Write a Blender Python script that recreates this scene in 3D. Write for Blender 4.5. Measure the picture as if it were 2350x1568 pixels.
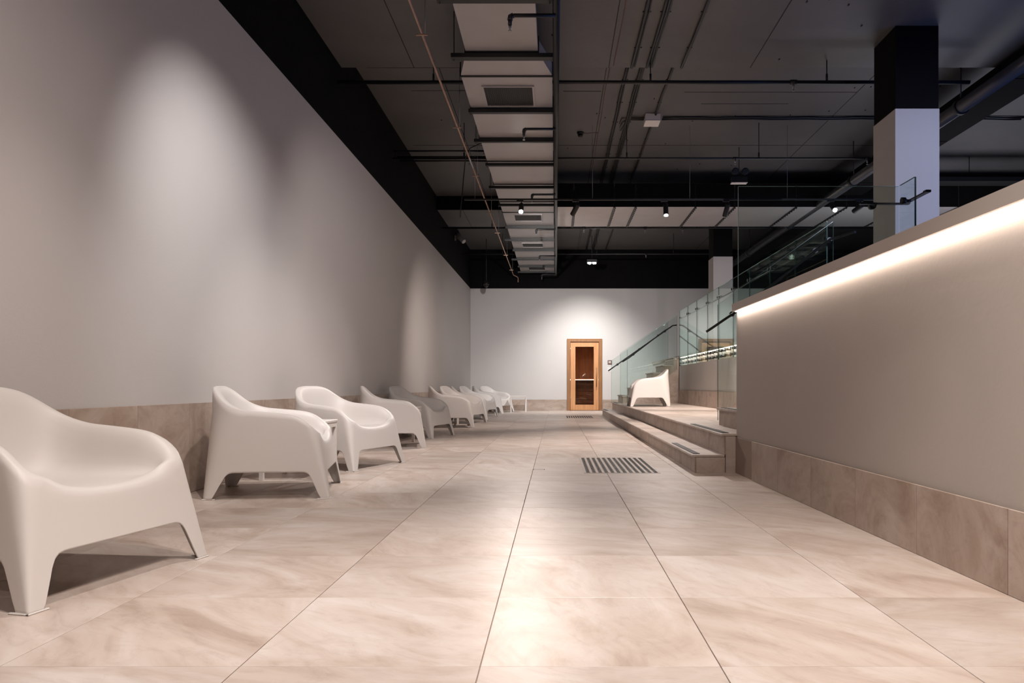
import bpy, math, random
from mathutils import Vector, Matrix
random.seed(7)
PI = math.pi
for o in list(bpy.data.objects):
    bpy.data.objects.remove(o)
scn = bpy.context.scene
col = scn.collection

# ------------------------------------------------------------------ camera
F, CX, CY, HC = 1695.0, 1275.0, 886.0, 0.70      # focal length in px (frame 2350 wide), vanishing point
cam_d = bpy.data.cameras.new('camera'); cam = bpy.data.objects.new('camera', cam_d); col.objects.link(cam)
cam_d.sensor_fit = 'HORIZONTAL'; cam_d.sensor_width = 36.0; cam_d.lens = 36.0 * F / 2350.0
cam_d.shift_x = -(CX - 1175.0) / 2350.0
cam_d.shift_y = (CY - 784.0) / 2350.0
cam.location = (0, 0, HC); cam.rotation_euler = (PI / 2, 0, 0)
cam_d.clip_start = 0.05; cam_d.clip_end = 100
scn.camera = cam

# ------------------------------------------------------------------ world, exposure, room lights
w = bpy.data.worlds.new('world'); scn.world = w; w.use_nodes = True
w.node_tree.nodes['Background'].inputs[0].default_value = (0.75, 0.72, 0.75, 1)
w.node_tree.nodes['Background'].inputs[1].default_value = 0.02
scn.view_settings.view_transform = 'Standard'; scn.view_settings.look = 'None'
scn.view_settings.exposure = 0.0; scn.view_settings.gamma = 1.0
scn.view_settings.use_curve_mapping = False
scn.cycles.transparent_max_bounces = 48

def spot(loc, target, watts, angle=60, blend=0.8, color=(1, .86, .76), radius=.035):
    l = bpy.data.lights.new('spot', 'SPOT'); l.energy = watts; l.spot_size = math.radians(angle)
    l.spot_blend = blend; l.color = color; l.shadow_soft_size = radius
    o = bpy.data.objects.new('spot_lamp_light', l); col.objects.link(o); o.location = loc
    d = Vector(target) - Vector(loc); o.rotation_euler = d.to_track_quat('-Z', 'Y').to_euler()
    return o
def area(loc, target, watts, sx, sy, color=(1, .86, .76), roll=None):
    l = bpy.data.lights.new('area', 'AREA'); l.energy = watts; l.shape = 'RECTANGLE'; l.size = sx; l.size_y = sy
    l.color = color
    o = bpy.data.objects.new('area_light', l); col.objects.link(o); o.location = loc
    d = Vector(target) - Vector(loc); o.rotation_euler = d.to_track_quat('-Z', 'Y').to_euler()
    return o
WARM = (1, .86, .78); NEUT = (1, .93, .90); COOL = (.78, .84, 1)
# near track and added fill spots (above and behind the frame's top edge)
spot((-.80, 4.15, 3.5), (-2.42, 5.6, .95), 290, 74, 1.0, (1, .95, .93), .03)   # scallop on the left wall
spot((0.4, 1.0, 3.5), (-2.6, 3.0, .2), 260, 78, 1.0, WARM)
spot((0.2, 1.5, 3.5), (0.25, 1.5, 0), 600, 92, 1.0, (1, .92, .87))
spot((-0.9, 3.2, 3.5), (-1.6, 3.3, 0), 190, 70, 1.0, (1, .89, .82))
spot((1.1, 3.0, 3.5), (1.3, 2.4, 0), 90, 80, 1.0, WARM)
spot((-.5, 4.9, 3.5), (-1.75, 6.4, .2), 330, 60, 1.0, (1, .91, .86))
spot((0.2, 5.0, 3.5), (-2.6, 9.6, .8), 300, 62, 1.0, (1, .9, .85))  # extra spot added to lift the dim stretch of left wall
spot((0.3, -2.0, 3.6), (-.4, 4, 0), 190, 75, 1.0, (1, .88, .80), .06)  # added fill behind the camera, in place of a broad soft light
spot((4.6, 2.6, 3.6), (3.6, 7.4, 2.5), 520, 42, 1.0, (.72, .76, 1))  # unseen cool spot added to light the near column's front lilac
# unseen area lights added over the upper deck to tint and brighten the ceiling
area((7.0, 5.2, 2.2), (6.0, 5.6, 4.6), 80, 2.0, 5.0, (.13, .29, 1))
area((6.5, 12.0, 2.0), (6.0, 12.0, 4.6), 55, 2.0, 4.0, (.9, .9, 1))

# ------------------------------------------------------------------ materials
def nmat(name):
    m = bpy.data.materials.new(name); m.use_nodes = True
    nt = m.node_tree; b = nt.nodes['Principled BSDF']; return m, nt, b
def plain(name, c, rough=.5, metal=0., bump=0., bscale=60., var=0., vscale=2., spec=.5):
    m, nt, b = nmat(name)
    b.inputs['Base Color'].default_value = (*c, 1); b.inputs['Roughness'].default_value = rough
    b.inputs['Metallic'].default_value = metal
    b.inputs['Specular IOR Level'].default_value = spec
    tc = nt.nodes.new('ShaderNodeTexCoord')
    if bump:
        n = nt.nodes.new('ShaderNodeTexNoise'); n.inputs['Scale'].default_value = bscale; n.inputs['Detail'].default_value = 3
        nt.links.new(tc.outputs['Object'], n.inputs['Vector'])
        bp = nt.nodes.new('ShaderNodeBump'); bp.inputs['Strength'].default_value = bump; bp.inputs['Distance'].default_value = .01
        nt.links.new(n.outputs['Fac'], bp.inputs['Height']); nt.links.new(bp.outputs['Normal'], b.inputs['Normal'])
    if var:
        n = nt.nodes.new('ShaderNodeTexNoise'); n.inputs['Scale'].default_value = vscale; n.inputs['Detail'].default_value = 5
        n.inputs['Distortion'].default_value = .6
        nt.links.new(tc.outputs['Object'], n.inputs['Vector'])
        r = nt.nodes.new('ShaderNodeValToRGB')
        r.color_ramp.elements[0].position = .3; r.color_ramp.elements[1].position = .7
        r.color_ramp.elements[0].color = (*[x * (1 - var) for x in c], 1)
        r.color_ramp.elements[1].color = (*[min(1, x * (1 + var)) for x in c], 1)
        nt.links.new(n.outputs['Fac'], r.inputs['Fac']); nt.links.new(r.outputs['Color'], b.inputs['Base Color'])
    return m
def stone(name, cols, rough=.42, scale=1.0):
    m, nt, b = nmat(name); L = nt.links.new; N = nt.nodes.new
    tc = N('ShaderNodeTexCoord'); oi = N('ShaderNodeObjectInfo')
    mul = N('ShaderNodeMath'); mul.operation = 'MULTIPLY'; mul.inputs[1].default_value = 37.0; L(oi.outputs['Random'], mul.inputs[0])
    add = N('ShaderNodeVectorMath'); add.operation = 'ADD'; L(tc.outputs['Object'], add.inputs[0]); L(mul.outputs[0], add.inputs[1])
    ang = N('ShaderNodeMath'); ang.operation = 'MULTIPLY'; ang.inputs[1].default_value = 1.3; L(oi.outputs['Random'], ang.inputs[0])
    rot = N('ShaderNodeVectorRotate'); rot.rotation_type = 'Z_AXIS'; L(add.outputs[0], rot.inputs['Vector']); L(ang.outputs[0], rot.inputs['Angle'])
    mp = N('ShaderNodeMapping'); mp.inputs['Scale'].default_value = (.8 * scale, 1.9 * scale, 1.8 * scale); L(rot.outputs[0], mp.inputs['Vector'])
    n1 = N('ShaderNodeTexNoise'); n1.inputs['Scale'].default_value = 1.7; n1.inputs['Detail'].default_value = 8
    n1.inputs['Roughness'].default_value = .62; n1.inputs['Distortion'].default_value = 1.3; L(mp.outputs[0], n1.inputs['Vector'])
    r1 = N('ShaderNodeValToRGB'); cr = r1.color_ramp
    cr.elements[0].position = .30; cr.elements[0].color = (*cols[0], 1)
    cr.elements[1].position = .72; cr.elements[1].color = (*cols[3], 1)
    e = cr.elements.new(.44); e.color = (*cols[1], 1); e = cr.elements.new(.56); e.color = (*cols[2], 1)
    L(n1.outputs['Fac'], r1.inputs['Fac'])
    n2 = N('ShaderNodeTexNoise'); n2.inputs['Scale'].default_value = 5; n2.inputs['Detail'].default_value = 10; n2.inputs['Roughness'].default_value = .7
    n2.inputs['Distortion'].default_value = 2.2; L(mp.outputs[0], n2.inputs['Vector'])
    r2 = N('ShaderNodeValToRGB'); r2.color_ramp.elements[0].position = .30; r2.color_ramp.elements[1].position = .50
    r2.color_ramp.elements[0].color = (.84, .81, .79, 1); r2.color_ramp.elements[1].color = (1, 1, 1, 1); L(n2.outputs['Fac'], r2.inputs['Fac'])
    mx = N('ShaderNodeMix'); mx.data_type = 'RGBA'; mx.blend_type = 'MULTIPLY'; mx.inputs[0].default_value = .95
    L(r1.outputs['Color'], mx.inputs[6]); L(r2.outputs['Color'], mx.inputs[7])
    # per-tile tone
    tn = N('ShaderNodeMapRange'); tn.inputs[3].default_value = .90; tn.inputs[4].default_value = 1.05; L(oi.outputs['Random'], tn.inputs[0])
    mx2 = N('ShaderNodeVectorMath'); mx2.operation = 'SCALE'; L(mx.outputs[2], mx2.inputs[0]); L(tn.outputs[0], mx2.inputs['Scale'])
    L(mx2.outputs[0], b.inputs['Base Color'])
    b.inputs['Roughness'].default_value = rough
    bp = N('ShaderNodeBump'); bp.inputs['Strength'].default_value = .04; L(n2.outputs['Fac'], bp.inputs['Height']); L(bp.outputs[0], b.inputs['Normal'])
    return m
def emit(name, c, s):
    m, nt, b = nmat(name); b.inputs['Base Color'].default_value = (*c, 1)
    b.inputs['Emission Color'].default_value = (*c, 1); b.inputs['Emission Strength'].default_value = s; return m
def glass(name, tint, refl=(.9, 1, .96)):
    m = bpy.data.materials.new(name); m.use_nodes = True; nt = m.node_tree; nt.nodes.clear(); N = nt.nodes.new
    out = N('ShaderNodeOutputMaterial'); t = N('ShaderNodeBsdfTransparent'); g = N('ShaderNodeBsdfGlossy'); mx = N('ShaderNodeMixShader')
    lw = N('ShaderNodeLayerWeight'); lw.inputs[0].default_value = .5
    pw = N('ShaderNodeMath'); pw.operation = 'POWER'; pw.inputs[1].default_value = 5.0; nt.links.new(lw.outputs['Facing'], pw.inputs[0])
    fr = N('ShaderNodeMapRange'); fr.inputs[3].default_value = .035; fr.inputs[4].default_value = .6; nt.links.new(pw.outputs[0], fr.inputs[0])
    t.inputs[0].default_value = (*tint, 1); g.inputs[0].default_value = (*refl, 1); g.inputs['Roughness'].default_value = .01
    nt.links.new(fr.outputs[0], mx.inputs[0]); nt.links.new(t.outputs[0], mx.inputs[1]); nt.links.new(g.outputs[0], mx.inputs[2])
    nt.links.new(mx.outputs[0], out.inputs[0]); return m
def wood(name, c1, c2, rough=.45, ax=(14, 14, .9)):
    m, nt, b = nmat(name); N = nt.nodes.new; L = nt.links.new
    tc = N('ShaderNodeTexCoord'); mp = N('ShaderNodeMapping'); mp.inputs['Scale'].default_value = ax; L(tc.outputs['Object'], mp.inputs[0])
    n = N('ShaderNodeTexNoise'); n.inputs['Scale'].default_value = 2.2; n.inputs['Detail'].default_value = 6; L(mp.outputs[0], n.inputs['Vector'])
    r = N('ShaderNodeValToRGB'); r.color_ramp.elements[0].color = (*c1, 1); r.color_ramp.elements[1].color = (*c2, 1)
    r.color_ramp.elements[0].position = .35; r.color_ramp.elements[1].position = .65
    L(n.outputs['Fac'], r.inputs[0]); L(r.outputs[0], b.inputs['Base Color']); b.inputs['Roughness'].default_value = rough; return m

FLOOR_C = [(.38, .295, .245), (.485, .40, .347), (.54, .467, .42), (.605, .545, .51)]
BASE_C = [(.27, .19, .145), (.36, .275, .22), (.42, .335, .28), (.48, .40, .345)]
M = dict(
    tile=stone('pink beige travertine', FLOOR_C, .40),
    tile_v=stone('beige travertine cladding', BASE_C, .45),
    grout=plain('grout', (.30, .23, .19), .9),
    white=plain('white plaster', (.53, .505, .49), .75, bump=.06, bscale=90, var=.015, vscale=1.2),
    beige=plain('beige plaster', (.40, .352, .318), .62, bump=.05, bscale=40, var=.035, vscale=1.6),
    cap=plain('cap plaster', (.44, .385, .35), .6, bump=.04, bscale=60),
    black=plain('black paint', (.004, .0037, .0038), .85, spec=.12, bump=.08, bscale=30, var=.2, vscale=1.2),
    ceil=plain('black painted slab', (.10, .096, .096), .5, bump=.15, bscale=18, var=.14, vscale=.8),
    seam=plain('slab seam', (.012, .011, .011), .8),
    duct_lit=plain('brightly lit sheet metal', (.50, .47, .46), .45, metal=.1, bump=.03, bscale=5, var=.05),  # same metal as the long duct, its stronger lighting put into the colour
    duct=plain('dull sheet metal', (.40, .375, .368), .40, metal=.15, bump=.03, bscale=5, var=.05),
    pipe=plain('black pipe', (.012, .012, .013), .38),
    bar=plain('black steel channel', (.010, .010, .010), .5),
    grille=plain('dark grille', (.012, .012, .013), .6),
    cond=plain('grey conduit', (.018, .017, .017), .5),
    red=plain('red cable', (.16, .05, .04), .5),
    copper=plain('copper pipe', (.42, .27, .19), .38, metal=.35, var=.15, vscale=6),
    steel=plain('steel', (.35, .35, .36), .3, metal=.8),
    plast=plain('white moulded plastic', (.62, .585, .56), .5, bump=.02, bscale=500),
    tabm=plain('white lacquer', (.68, .64, .61), .4),
    grip=plain('dark grip strip', (.02, .02, .024), .6, bump=.5, bscale=300),
    pebble=plain('black glossy pebbles', (.006, .005, .005), .3, bump=1., bscale=90, spec=.06),
    rail=plain('black metal rail', (.012, .012, .013), .35),
    glass=glass('green balustrade glass', (.925, .965, .955)),
    gedge=plain('green glass edge', (.006, .07, .056), .4, spec=.3),
    gtop=plain('glass top edge', (.30, .42, .40), .2),
    sglass=glass('smoked sauna glass', (.66, .60, .56), (1, .95, .9)),
    frame=wood('brown cedar casing', (.20, .085, .028), (.30, .135, .045)),
    leaf=wood('amber alder', (.45, .20, .075), (.58, .28, .115)),
    swood=wood('sauna boards', (.30, .13, .06), (.38, .18, .085), ax=(8, 8, 1)),
    handle=wood('handle wood', (.22, .10, .04), (.30, .14, .06)),
    lens=emit('lit lamp lens', (1, .97, .93), 60),
    lensd=emit('dim lamp lens', (1, .95, .9), 1.5),
    led=emit('warm strip', (1, .86, .75), 6),
    led2=emit('sauna strip', (1, .72, .48), 14),
    box=plain('white enclosure', (.78, .74, .71), .5),
    brown=plain('brown keypad', (.12, .06, .045), .4),
    cam=plain('grey camera housing', (.16, .155, .15), .4),
)

# ------------------------------------------------------------------ mesh helpers
def mesh(name, verts, faces, smooth=False):
    me = bpy.data.meshes.new(name); me.from_pydata(verts, [], faces); me.update()
    if smooth:
        for p in me.polygons: p.use_smooth = True
    return me
class MB:
    def __init__(s): s.v = []; s.f = []; s.sm = []
    def add(s, v, f, sm=False):
        n = len(s.v); s.v += [tuple(p) for p in v]; s.f += [tuple(i + n for i in q) for q in f]; s.sm += [sm] * len(f); return s
    def box(s, a, b, bev=0.):
        x0, y0, z0 = a; x1, y1, z1 = b
        if x0 > x1: x0, x1 = x1, x0
        if y0 > y1: y0, y1 = y1, y0
        if z0 > z1: z0, z1 = z1, z0
        if not bev:
            v = [(x0,y0,z0),(x1,y0,z0),(x1,y1,z0),(x0,y1,z0),(x0,y0,z1),(x1,y0,z1),(x1,y1,z1),(x0,y1,z1)]
            return s.add(v, [(0,3,2,1),(4,5,6,7),(0,1,5,4),(1,2,6,5),(2,3,7,6),(3,0,4,7)])
        c = bev
        v = []
        for z, i in ((z0, c), (z0 + c, 0), (z1 - c, 0), (z1, c)):
            v += [(x0+i+(c if not i else 0)*0, y0+i, z), (x1-i, y0+i, z), (x1-i, y1-i, z), (x0+i, y1-i, z)]
        f = [(3,2,1,0)]
        for k in range(3):
            for j in range(4):
                a0 = k*4+j; b0 = k*4+(j+1) % 4; f.append((a0, b0, b0+4, a0+4))
        f.append((12,13,14,15)); return s.add(v, f)
    def tube(s, pts, r, n=10, caps=True):
        pts = [Vector(p) for p in pts]; rings = []; up = None
        for i, p in enumerate(pts):
            d = (pts[min(i+1, len(pts)-1)] - pts[max(i-1, 0)]).normalized()
            if up is None:
                up = Vector((0, 0, 1)) if abs(d.z) < .9 else Vector((1, 0, 0))
            a = d.cross(up).normalized(); b = a.cross(d).normalized(); up = b
            rr = r[i] if isinstance(r, (list, tuple)) else r
            rings.append([p + a*math.cos(2*PI*k/n)*rr + b*math.sin(2*PI*k/n)*rr for k in range(n)])
        v = [q for g in rings for q in g]; f = []
        for i in range(len(pts)-1):
            for k in range(n):
                f.append((i*n+k, i*n+(k+1) % n, (i+1)*n+(k+1) % n, (i+1)*n+k))
        s.add(v, f, True)
        if caps:
            m = len(s.v) - len(v)
            s.f.append(tuple(m+k for k in reversed(range(n)))); s.sm.append(False)
            s.f.append(tuple(m+(len(pts)-1)*n+k for k in range(n))); s.sm.append(False)
        return s
    def poly(s, pts, d):          # extruded polygon, d = thickness vector
        n = len(pts); v = [Vector(p) for p in pts] + [Vector(p)+Vector(d) for p in pts]
        return s.add(v, [tuple(reversed(range(n))), tuple(range(n, 2*n))] + [(i, (i+1) % n, (i+1) % n+n, i+n) for i in range(n)])
    def mesh(s, name):
        me = bpy.data.meshes.new(name); me.from_pydata(s.v, [], s.f)
        me.polygons.foreach_set('use_smooth', s.sm); me.update(); return me
def link(name, me, mat, parent=None, loc=None, rot=None):
    if isinstance(me, MB): me = me.mesh(name)
    o = bpy.data.objects.new(name, me); col.objects.link(o)
    if mat is not None and not me.materials: me.materials.append(mat)
    if parent is not None: o.parent = parent
    if loc is not None: o.location = loc
    if rot is not None: o.rotation_euler = rot
    return o
def recalc(me):
    import bmesh
    bm = bmesh.new(); bm.from_mesh(me); bmesh.ops.recalc_face_normals(bm, faces=bm.faces); bm.to_mesh(me); bm.free()
def tag(o, label, cat, group=None):
    o['label'] = label; o['category'] = cat
    if group: o['group'] = group
    return o
def thing(name, label, cat, loc=(0, 0, 0), rz=0., group=None):
    o = bpy.data.objects.new(name, None); col.objects.link(o); o.location = loc; o.rotation_euler = (0, 0, rz)
    o.empty_display_size = .1
    return tag(o, label, cat, group)
def struct(name, me, mat, parent=None, loc=None):
    o = link(name, me, mat, parent, loc); o['kind'] = 'structure'; return o
def copy_tree(o, parent=None):
    c = o.copy(); col.objects.link(c); c.parent = parent
    for ch in list(o.children): copy_tree(ch, c)
    return c
def bx(a, b, bev=0.): return MB().box(a, b, bev)

# ------------------------------------------------------------------ dimensions
XL, YF, YB, XR = -2.42, 21.0, -3.0, 9.0
HW = 3.47; HD = 4.30; HR = 4.58
P1, P2, S1, S2 = 1.10, 1.335, .145, .315       # step nosings and heights
PY0, PY1 = 5.95, 17.7                            # platform extent
DW, DH = 2.75, 1.37                              # deck wall, deck height
def wx(y): return 1.585 - .0205*y                # face of the near low wall
WEND = 5.97

# ------------------------------------------------------------------ floor
flo = struct('floor', bx((XL-.1, YB, -.12), (XR, YF+2.4, -.005)), M['grout'])
tm = {}
def tile_mesh(w, d, t=.012, g=.0028):
    k = (round(w, 3), round(d, 3), t)
    if k not in tm: tm[k] = bx((g/2, g/2*.6, -t), (w-g/2, d-g/2*.6, 0), .0009).mesh('tile')
    return tm[k]
gx = [XL+.02, -1.988, -1.388, -.788, -.188, .412, 1.012]
gy = [1.843 + .6*k for k in range(-3, 33)]
for i, x0 in enumerate(gx):
    for y0 in gy:
        y1 = min(y0+.6, YF)
        x1 = gx[i+1] if i+1 < len(gx) else 1.612
        if y1-y0 < .05: continue
        if i+1 == len(gx):
            if y0 > PY0-.3 and y0 < PY1-.1: x1 = 1.14
            if y0 < PY0-.3: x1 = 1.585-.0205*y0-.004
        link('tile', tile_mesh(x1-x0, y1-y0), M['tile'], flo, (x0, y0, 0))
# small floor hatch line and drains
def drain(y0, y1, label):
    t = thing('floor_drain', label, 'drain', (.535, (y0+y1)/2, .0), 0, None)
    n = 12; p = .0497; L2 = (y1-y0)/2
    fr = MB()
    for k in range(n+1):
        a = -.2975 + k*p - (.0197)/2 + .0; fr.box((a, -L2, .0002), (a+.0197, L2, .0022))
    fr.box((-.3075, -L2-.012, .0002), (.3075, -L2, .0022)); fr.box((-.3075, L2, .0002), (.3075, L2+.012, .0022))
    link('stone_grid', fr, M['tile'], t)
    for k in range(n):
        a = -.2975 + k*p + .00985; m = MB(); rnd = random.Random(k)
        m.box((a, -L2, .0002), (a+.030, L2, .0006))
        for j in range(60):
            yy = -L2 + (j+.5)*(2*L2/60); xx = a+.015+rnd.uniform(-.007, .007); r = .007
            m.add([(xx-r, yy-r, .0004), (xx+r, yy-r, .0004), (xx+r, yy+r, .0004), (xx-r, yy+r, .0004), (xx+rnd.uniform(-.003,.003), yy, .0022)],
                  [(0,1,4),(1,2,4),(2,3,4),(3,0,4)])
        link('slot', m, M['pebble'], t)
drain(5.93, 7.17, 'slotted floor drain with twelve dark strips, large one nearer the camera')
drain(16.05, 17.25, 'slotted floor drain with twelve dark strips, small one in front of the wooden door')
h = thing('floor_hatch', 'thin dark bracket outline of a small hatch set in the floor tiles', 'hatch', (-.14, 6.2, 0))
m = MB(); m.box((-.05, 0, .0003), (.05, .010, .001)); m.box((-.05, -.05, .0003), (-.043, 0, .001)); m.box((.043, -.05, .0003), (.05, 0, .001))
link('hatch_rim', m, M['grip'], h); link('hatch_plate', bx((-.042, -.05, .0002), (.042, -.001, .0008)), M['tile'], h)

# ------------------------------------------------------------------ walls
wl = struct('wall_left', bx((XL-.2, YB, 0), (XL, YF, HW)), M['white'])
struct('trim_1', bx((XL-.2, YB, HW), (XL-.012, YF, 4.8)), M['black'])
DX0, DX1, DT = .325, 1.325, 2.04
m = MB(); m.box((XL-.2, YF, 0), (DX0, YF+.15, HW)); m.box((DX1, YF, 0), (XR, YF+.15, HW)); m.box((DX0, YF, DT), (DX1, YF+.15, HW))
struct('wall_back', m, M['white'])
struct('trim_2', bx((XL-.2, YF+.012, HW), (XR, YF+.15, 4.8)), M['black'])
struct('wall_right', bx((XR, YB, 0), (XR+.2, YF+.15, 4.8)), M['black'])
struct('wall_front', bx((XL-.2, YB-.2, 0), (XR, YB, 4.8)), M['white'])
# left baseboard tiles
bl = struct('baseboard_left', bx((XL, YB, .0), (XL+.010, YF, .582)), M['grout'])
me = bx((0, .0014, 0), (.010, .5986, .585), .001).mesh('tile')
for y0 in [1.843 + .6*k for k in range(-4, 32)]:
    if y0+.6 > YF: break
    link('tile', me, M['tile_v'], bl, (XL+.010, y0, .001))
bb = struct('baseboard_back', MB().box((XL+.03, YF-.010, 0), (DX0-.01, YF, .306)).box((DX1+.01, YF-.010, 0), (2.7, YF, .306)), M['grout'])
me = bx((.0014, -.010, 0), (.5986, 0, .308), .001).mesh('tile')
for k in range(4): link('tile', me, M['tile_v'], bb, (DX0-.02-.6*(k+1), YF-.010, .001))
for k in range(2): link('tile', me, M['tile_v'], bb, (DX1+.02+.6*k, YF-.010, .001))

# near low wall, its deck, cap, strip
def prism(pts, z0, z1): return MB().poly([(x, y, z0) for x, y in pts], (0, 0, z1-z0))
nw = struct('wall_low', prism([(wx(YB), YB), (XR, YB), (XR, WEND), (wx(WEND), WEND)], 0, 1.30), M['beige'])
cp = struct('trim_3', prism([(wx(YB)-.035, YB), (wx(YB)+.35, YB), (wx(WEND)+.35, WEND+.0), (wx(WEND)-.035, WEND+.012)], 1.302, 1.362), M['cap'])
struct('trim_4', prism([(wx(YB)+.352, YB), (XR, YB), (XR, WEND), (wx(WEND)+.352, WEND)], 1.302, 1.36), M['cap'])
link('light_strip', prism([(wx(YB)-.016, YB), (wx(YB)-.004, YB), (wx(WEND)-.004, WEND-.02), (wx(WEND)-.016, WEND-.02)], 1.2955, 1.3015), M['led'], cp)
al = area(((wx(1.5))-.022, 1.49, 1.290), ((wx(1.5))+.03, 1.49, 1.2), 17, .012, 8.9, (1, .85, .74))
al.rotation_euler = (0, math.radians(-18), math.atan(.0205))
br = struct('baseboard_right', prism([(wx(YB)-.012, YB), (wx(YB)-.001, YB), (wx(WEND)-.001, WEND), (wx(WEND)-.012, WEND)], 0, .286), M['grout'])
me = bx((-.010, .0014, 0), (0, .5986, .288), .001).mesh('tile')
tr = math.atan(.0205)
for k in range(-5, 9):
    y0 = 1.30 + .6*k - .03
    if y0+.6 > WEND+.05: break
    link('tile', me, M['tile_v'], br, (wx(y0)-.012, y0, .001), (0, 0, tr))

# ------------------------------------------------------------------ platform: steps with tile cladding
pl = struct('platform', MB().box((P1+.035, PY0+.02, -.002), (DW+.02, PY1, S1-.022)).box((P2+.035, PY0+.03, S1-.02), (DW+.02, PY1, S2-.022)), M['grout'])
tread1 = bx((0, .0014, -.02), (.262, .5986, 0), .004).mesh('tile'); tread2 = bx((0, .0014, -.02), (.40, .5986, 0), .004).mesh('tile')
plat = bx((.0014, .0014, -.02), (.5086, .5986, 0), .001).mesh('tile')
ris1 = bx((0, .0014, 0), (.012, .5986, S1-.021), .001).mesh('tile'); ris2 = bx((0, .0014, 0), (.012, .5986, S2-S1-.021), .001).mesh('tile')
n = 0; y = PY0
while y < PY1-.1:
    L_ = min(.6, PY1-y)
    for me, x, z in ((tread1, P1, S1), (tread2, P2, S2), (plat, P2+.40, S2), (plat, P2+.91, S2), (ris1, P1+.022, 0), (ris2, P2+.022, S1)):
        o = link('tile', me, M['tile' if me in (tread1, tread2, plat) else 'tile_v'], pl, (x, y, z))
        if L_ < .6: o.scale = (1, L_/.6, 1)
    y += .6
# end cladding of the steps facing the camera
link('tile', bx((P1+.035, PY0+.002, 0), (P2+.03, PY0+.018, S1-.022), .001), M['tile'], pl)
link('tile', bx((P2+.036, PY0+.002, 0), (wx(WEND)-.012, PY0+.018, S2-.022), .001), M['tile'], pl)
def grip(x, y0, y1, z, label, w=.055):
    t = thing('grip_strip', label, 'grip strip', (x, (y0+y1)/2, z), 0, 'dark anti slip strips on the stone steps')
    h_ = (y1-y0)/2
    link('strip_base', bx((-w/2, -h_, 0), (w/2, h_, .004), .001), M['grip'], t)
    for k in range(4):
        link('rib', bx((-w/2+.006+k*.0125, -h_+.004, .004), (-w/2+.012+k*.0125, h_-.004, .0055)), M['rail'], t)
grip(P1+.05, 6.02, 7.15, S1, 'dark grip strip on the lower step at its near end')
grip(P2+.05, 6.02, 7.45, S2, 'dark grip strip on the upper step at its near end')
grip(P1+.05, 16.5, 17.6, S1, 'dark grip strip on the lower step at its far end')
grip(P2+.05, 16.5, 17.6, S2, 'dark grip strip on the upper step at its far end')

# ------------------------------------------------------------------ upper deck
m = MB(); m.box((DW, 7.34, 0), (XR, YF, 1.15)); m.box((DW+.03, 7.34, 1.15), (XR, YF, 1.325)); m.box((2.80, WEND+.01, 0), (XR, 7.34, 1.325))
dk = struct('deck', m, M['white'])
struct('trim_5', MB().box((DW-.012, 7.34, 1.327), (XR, YF, DH)).box((2.79, WEND+.03, 1.327), (XR, 7.338, DH)), M['cap'])
st = struct('trim_6', bx((DW+.004, 7.36, 1.315), (DW+.016, 16.3, 1.3255)), M['led'])
al2 = area((DW+.012, 11.8, 1.310), (DW, 11.8, 0), 24, .012, 8.8, (1, .84, .72)); al2.rotation_euler = (0, math.radians(-14), 0)
bd = struct('baseboard_deck', bx((DW-.010, 7.34, S2), (DW, 16.36, S2+.288)), M['grout'])
me = bx((-.010, .0014, 0), (0, .5986, .29), .001).mesh('tile')
for k in range(15): link('tile', me, M['tile_v'], bd, (DW-.010, 7.36+.6*k, S2+.001))

# stairs
def stair(name, label, y0, y1, x0, n, rise, run, z0, xend):
    t = thing(name, label, 'stair', (x0, (y0+y1)/2, z0))
    hw = (y1-y0)/2
    for k in range(n):
        xs = k*run; z = (k+1)*rise
        last = (k == n-1)
        xe = (xend-x0) if last else (k+1)*run
        link('step_block', bx((xs+.012, -hw, max(0, 0.0)), (xe+.012 if not last else xe, hw, z-.022)), M['tile_v'], t)
        link('tread', bx((xs-.012, -hw-.004, z-.02), (xe+.0, hw+.004, z), .002), M['tile'], t)
        g = link('grip_insert', bx((xs+.01, -hw+.08, z), (xs+.055, hw-.08, z+.004)), M['grip'], t)
stair('stair', 'near tiled stair rising right beside the end of the low wall', WEND+.03, 7.28, 1.60, 6, .170, .2355, S2, DW+.03)
stair('stair', 'far tiled stair rising right behind the armchair on the platform', 16.40, 17.66, 1.485, 6, .1705, .2255, S2, DW-.015)

# ------------------------------------------------------------------ columns
def column(x0, x1, y0, y1, n):
    struct(f'column_{n}', bx((x0, y0, DH+.001), (x1, y1, HW), .004), M['white'])
    struct(f'column_{n}_top', bx((x0+.006, y0+.006, HW+.001), (x1-.006, y1-.006, HD-.002)), M['black'])
column(3.39, 3.83, 7.37, 7.88, 1); column(3.375, 3.79, 15.8, 16.3, 2)

# ------------------------------------------------------------------ ceiling with two dropped bands
ce = struct('ceiling', bx((XL-.2, YB, HR), (XR, YF, HR+.2)), M['ceil'])
for k, (a, b_) in enumerate(((YB, -.2), (5.2, 8.35), (15.1, 16.75))):
    struct(f'trim_{8+k}', bx((XL, a, HD), (XR, b_, HR-.0005)), M['ceil'])
struct('trim_7', bx((XL, 15.08, HD-.002), (XR, 15.098, HR-.001)), M['black'])
sm = MB()
for X in (-1.6, .6, 2.2): sm.box((X-.004, 5.3, HD-.003), (X+.004, 8.35, HD)); 
for X in (-1.42, .62, 3.98): sm.box((X-.004, 8.4, HR-.003), (X+.004, 15.05, HR)); sm.box((X-.004, 16.8, HR-.003), (X+.004, YF, HR))
for X in (-1.9, 1.0, 3.1, 5.0): sm.box((X-.004, 15.12, HD-.003), (X+.004, 16.7, HD))
for Y, a, b in ((9.7, -1.9, -.98), (9.72, .1, .6), (9.75, 1.7, 3.98), (10.15, 2.0, 3.2), (9.0, -2.3, -1.0), (11.9, -2.3, 6), (17.9, -2, 6)): sm.box((a, Y-.004, HR-.003), (b, Y+.004, HR))
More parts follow.
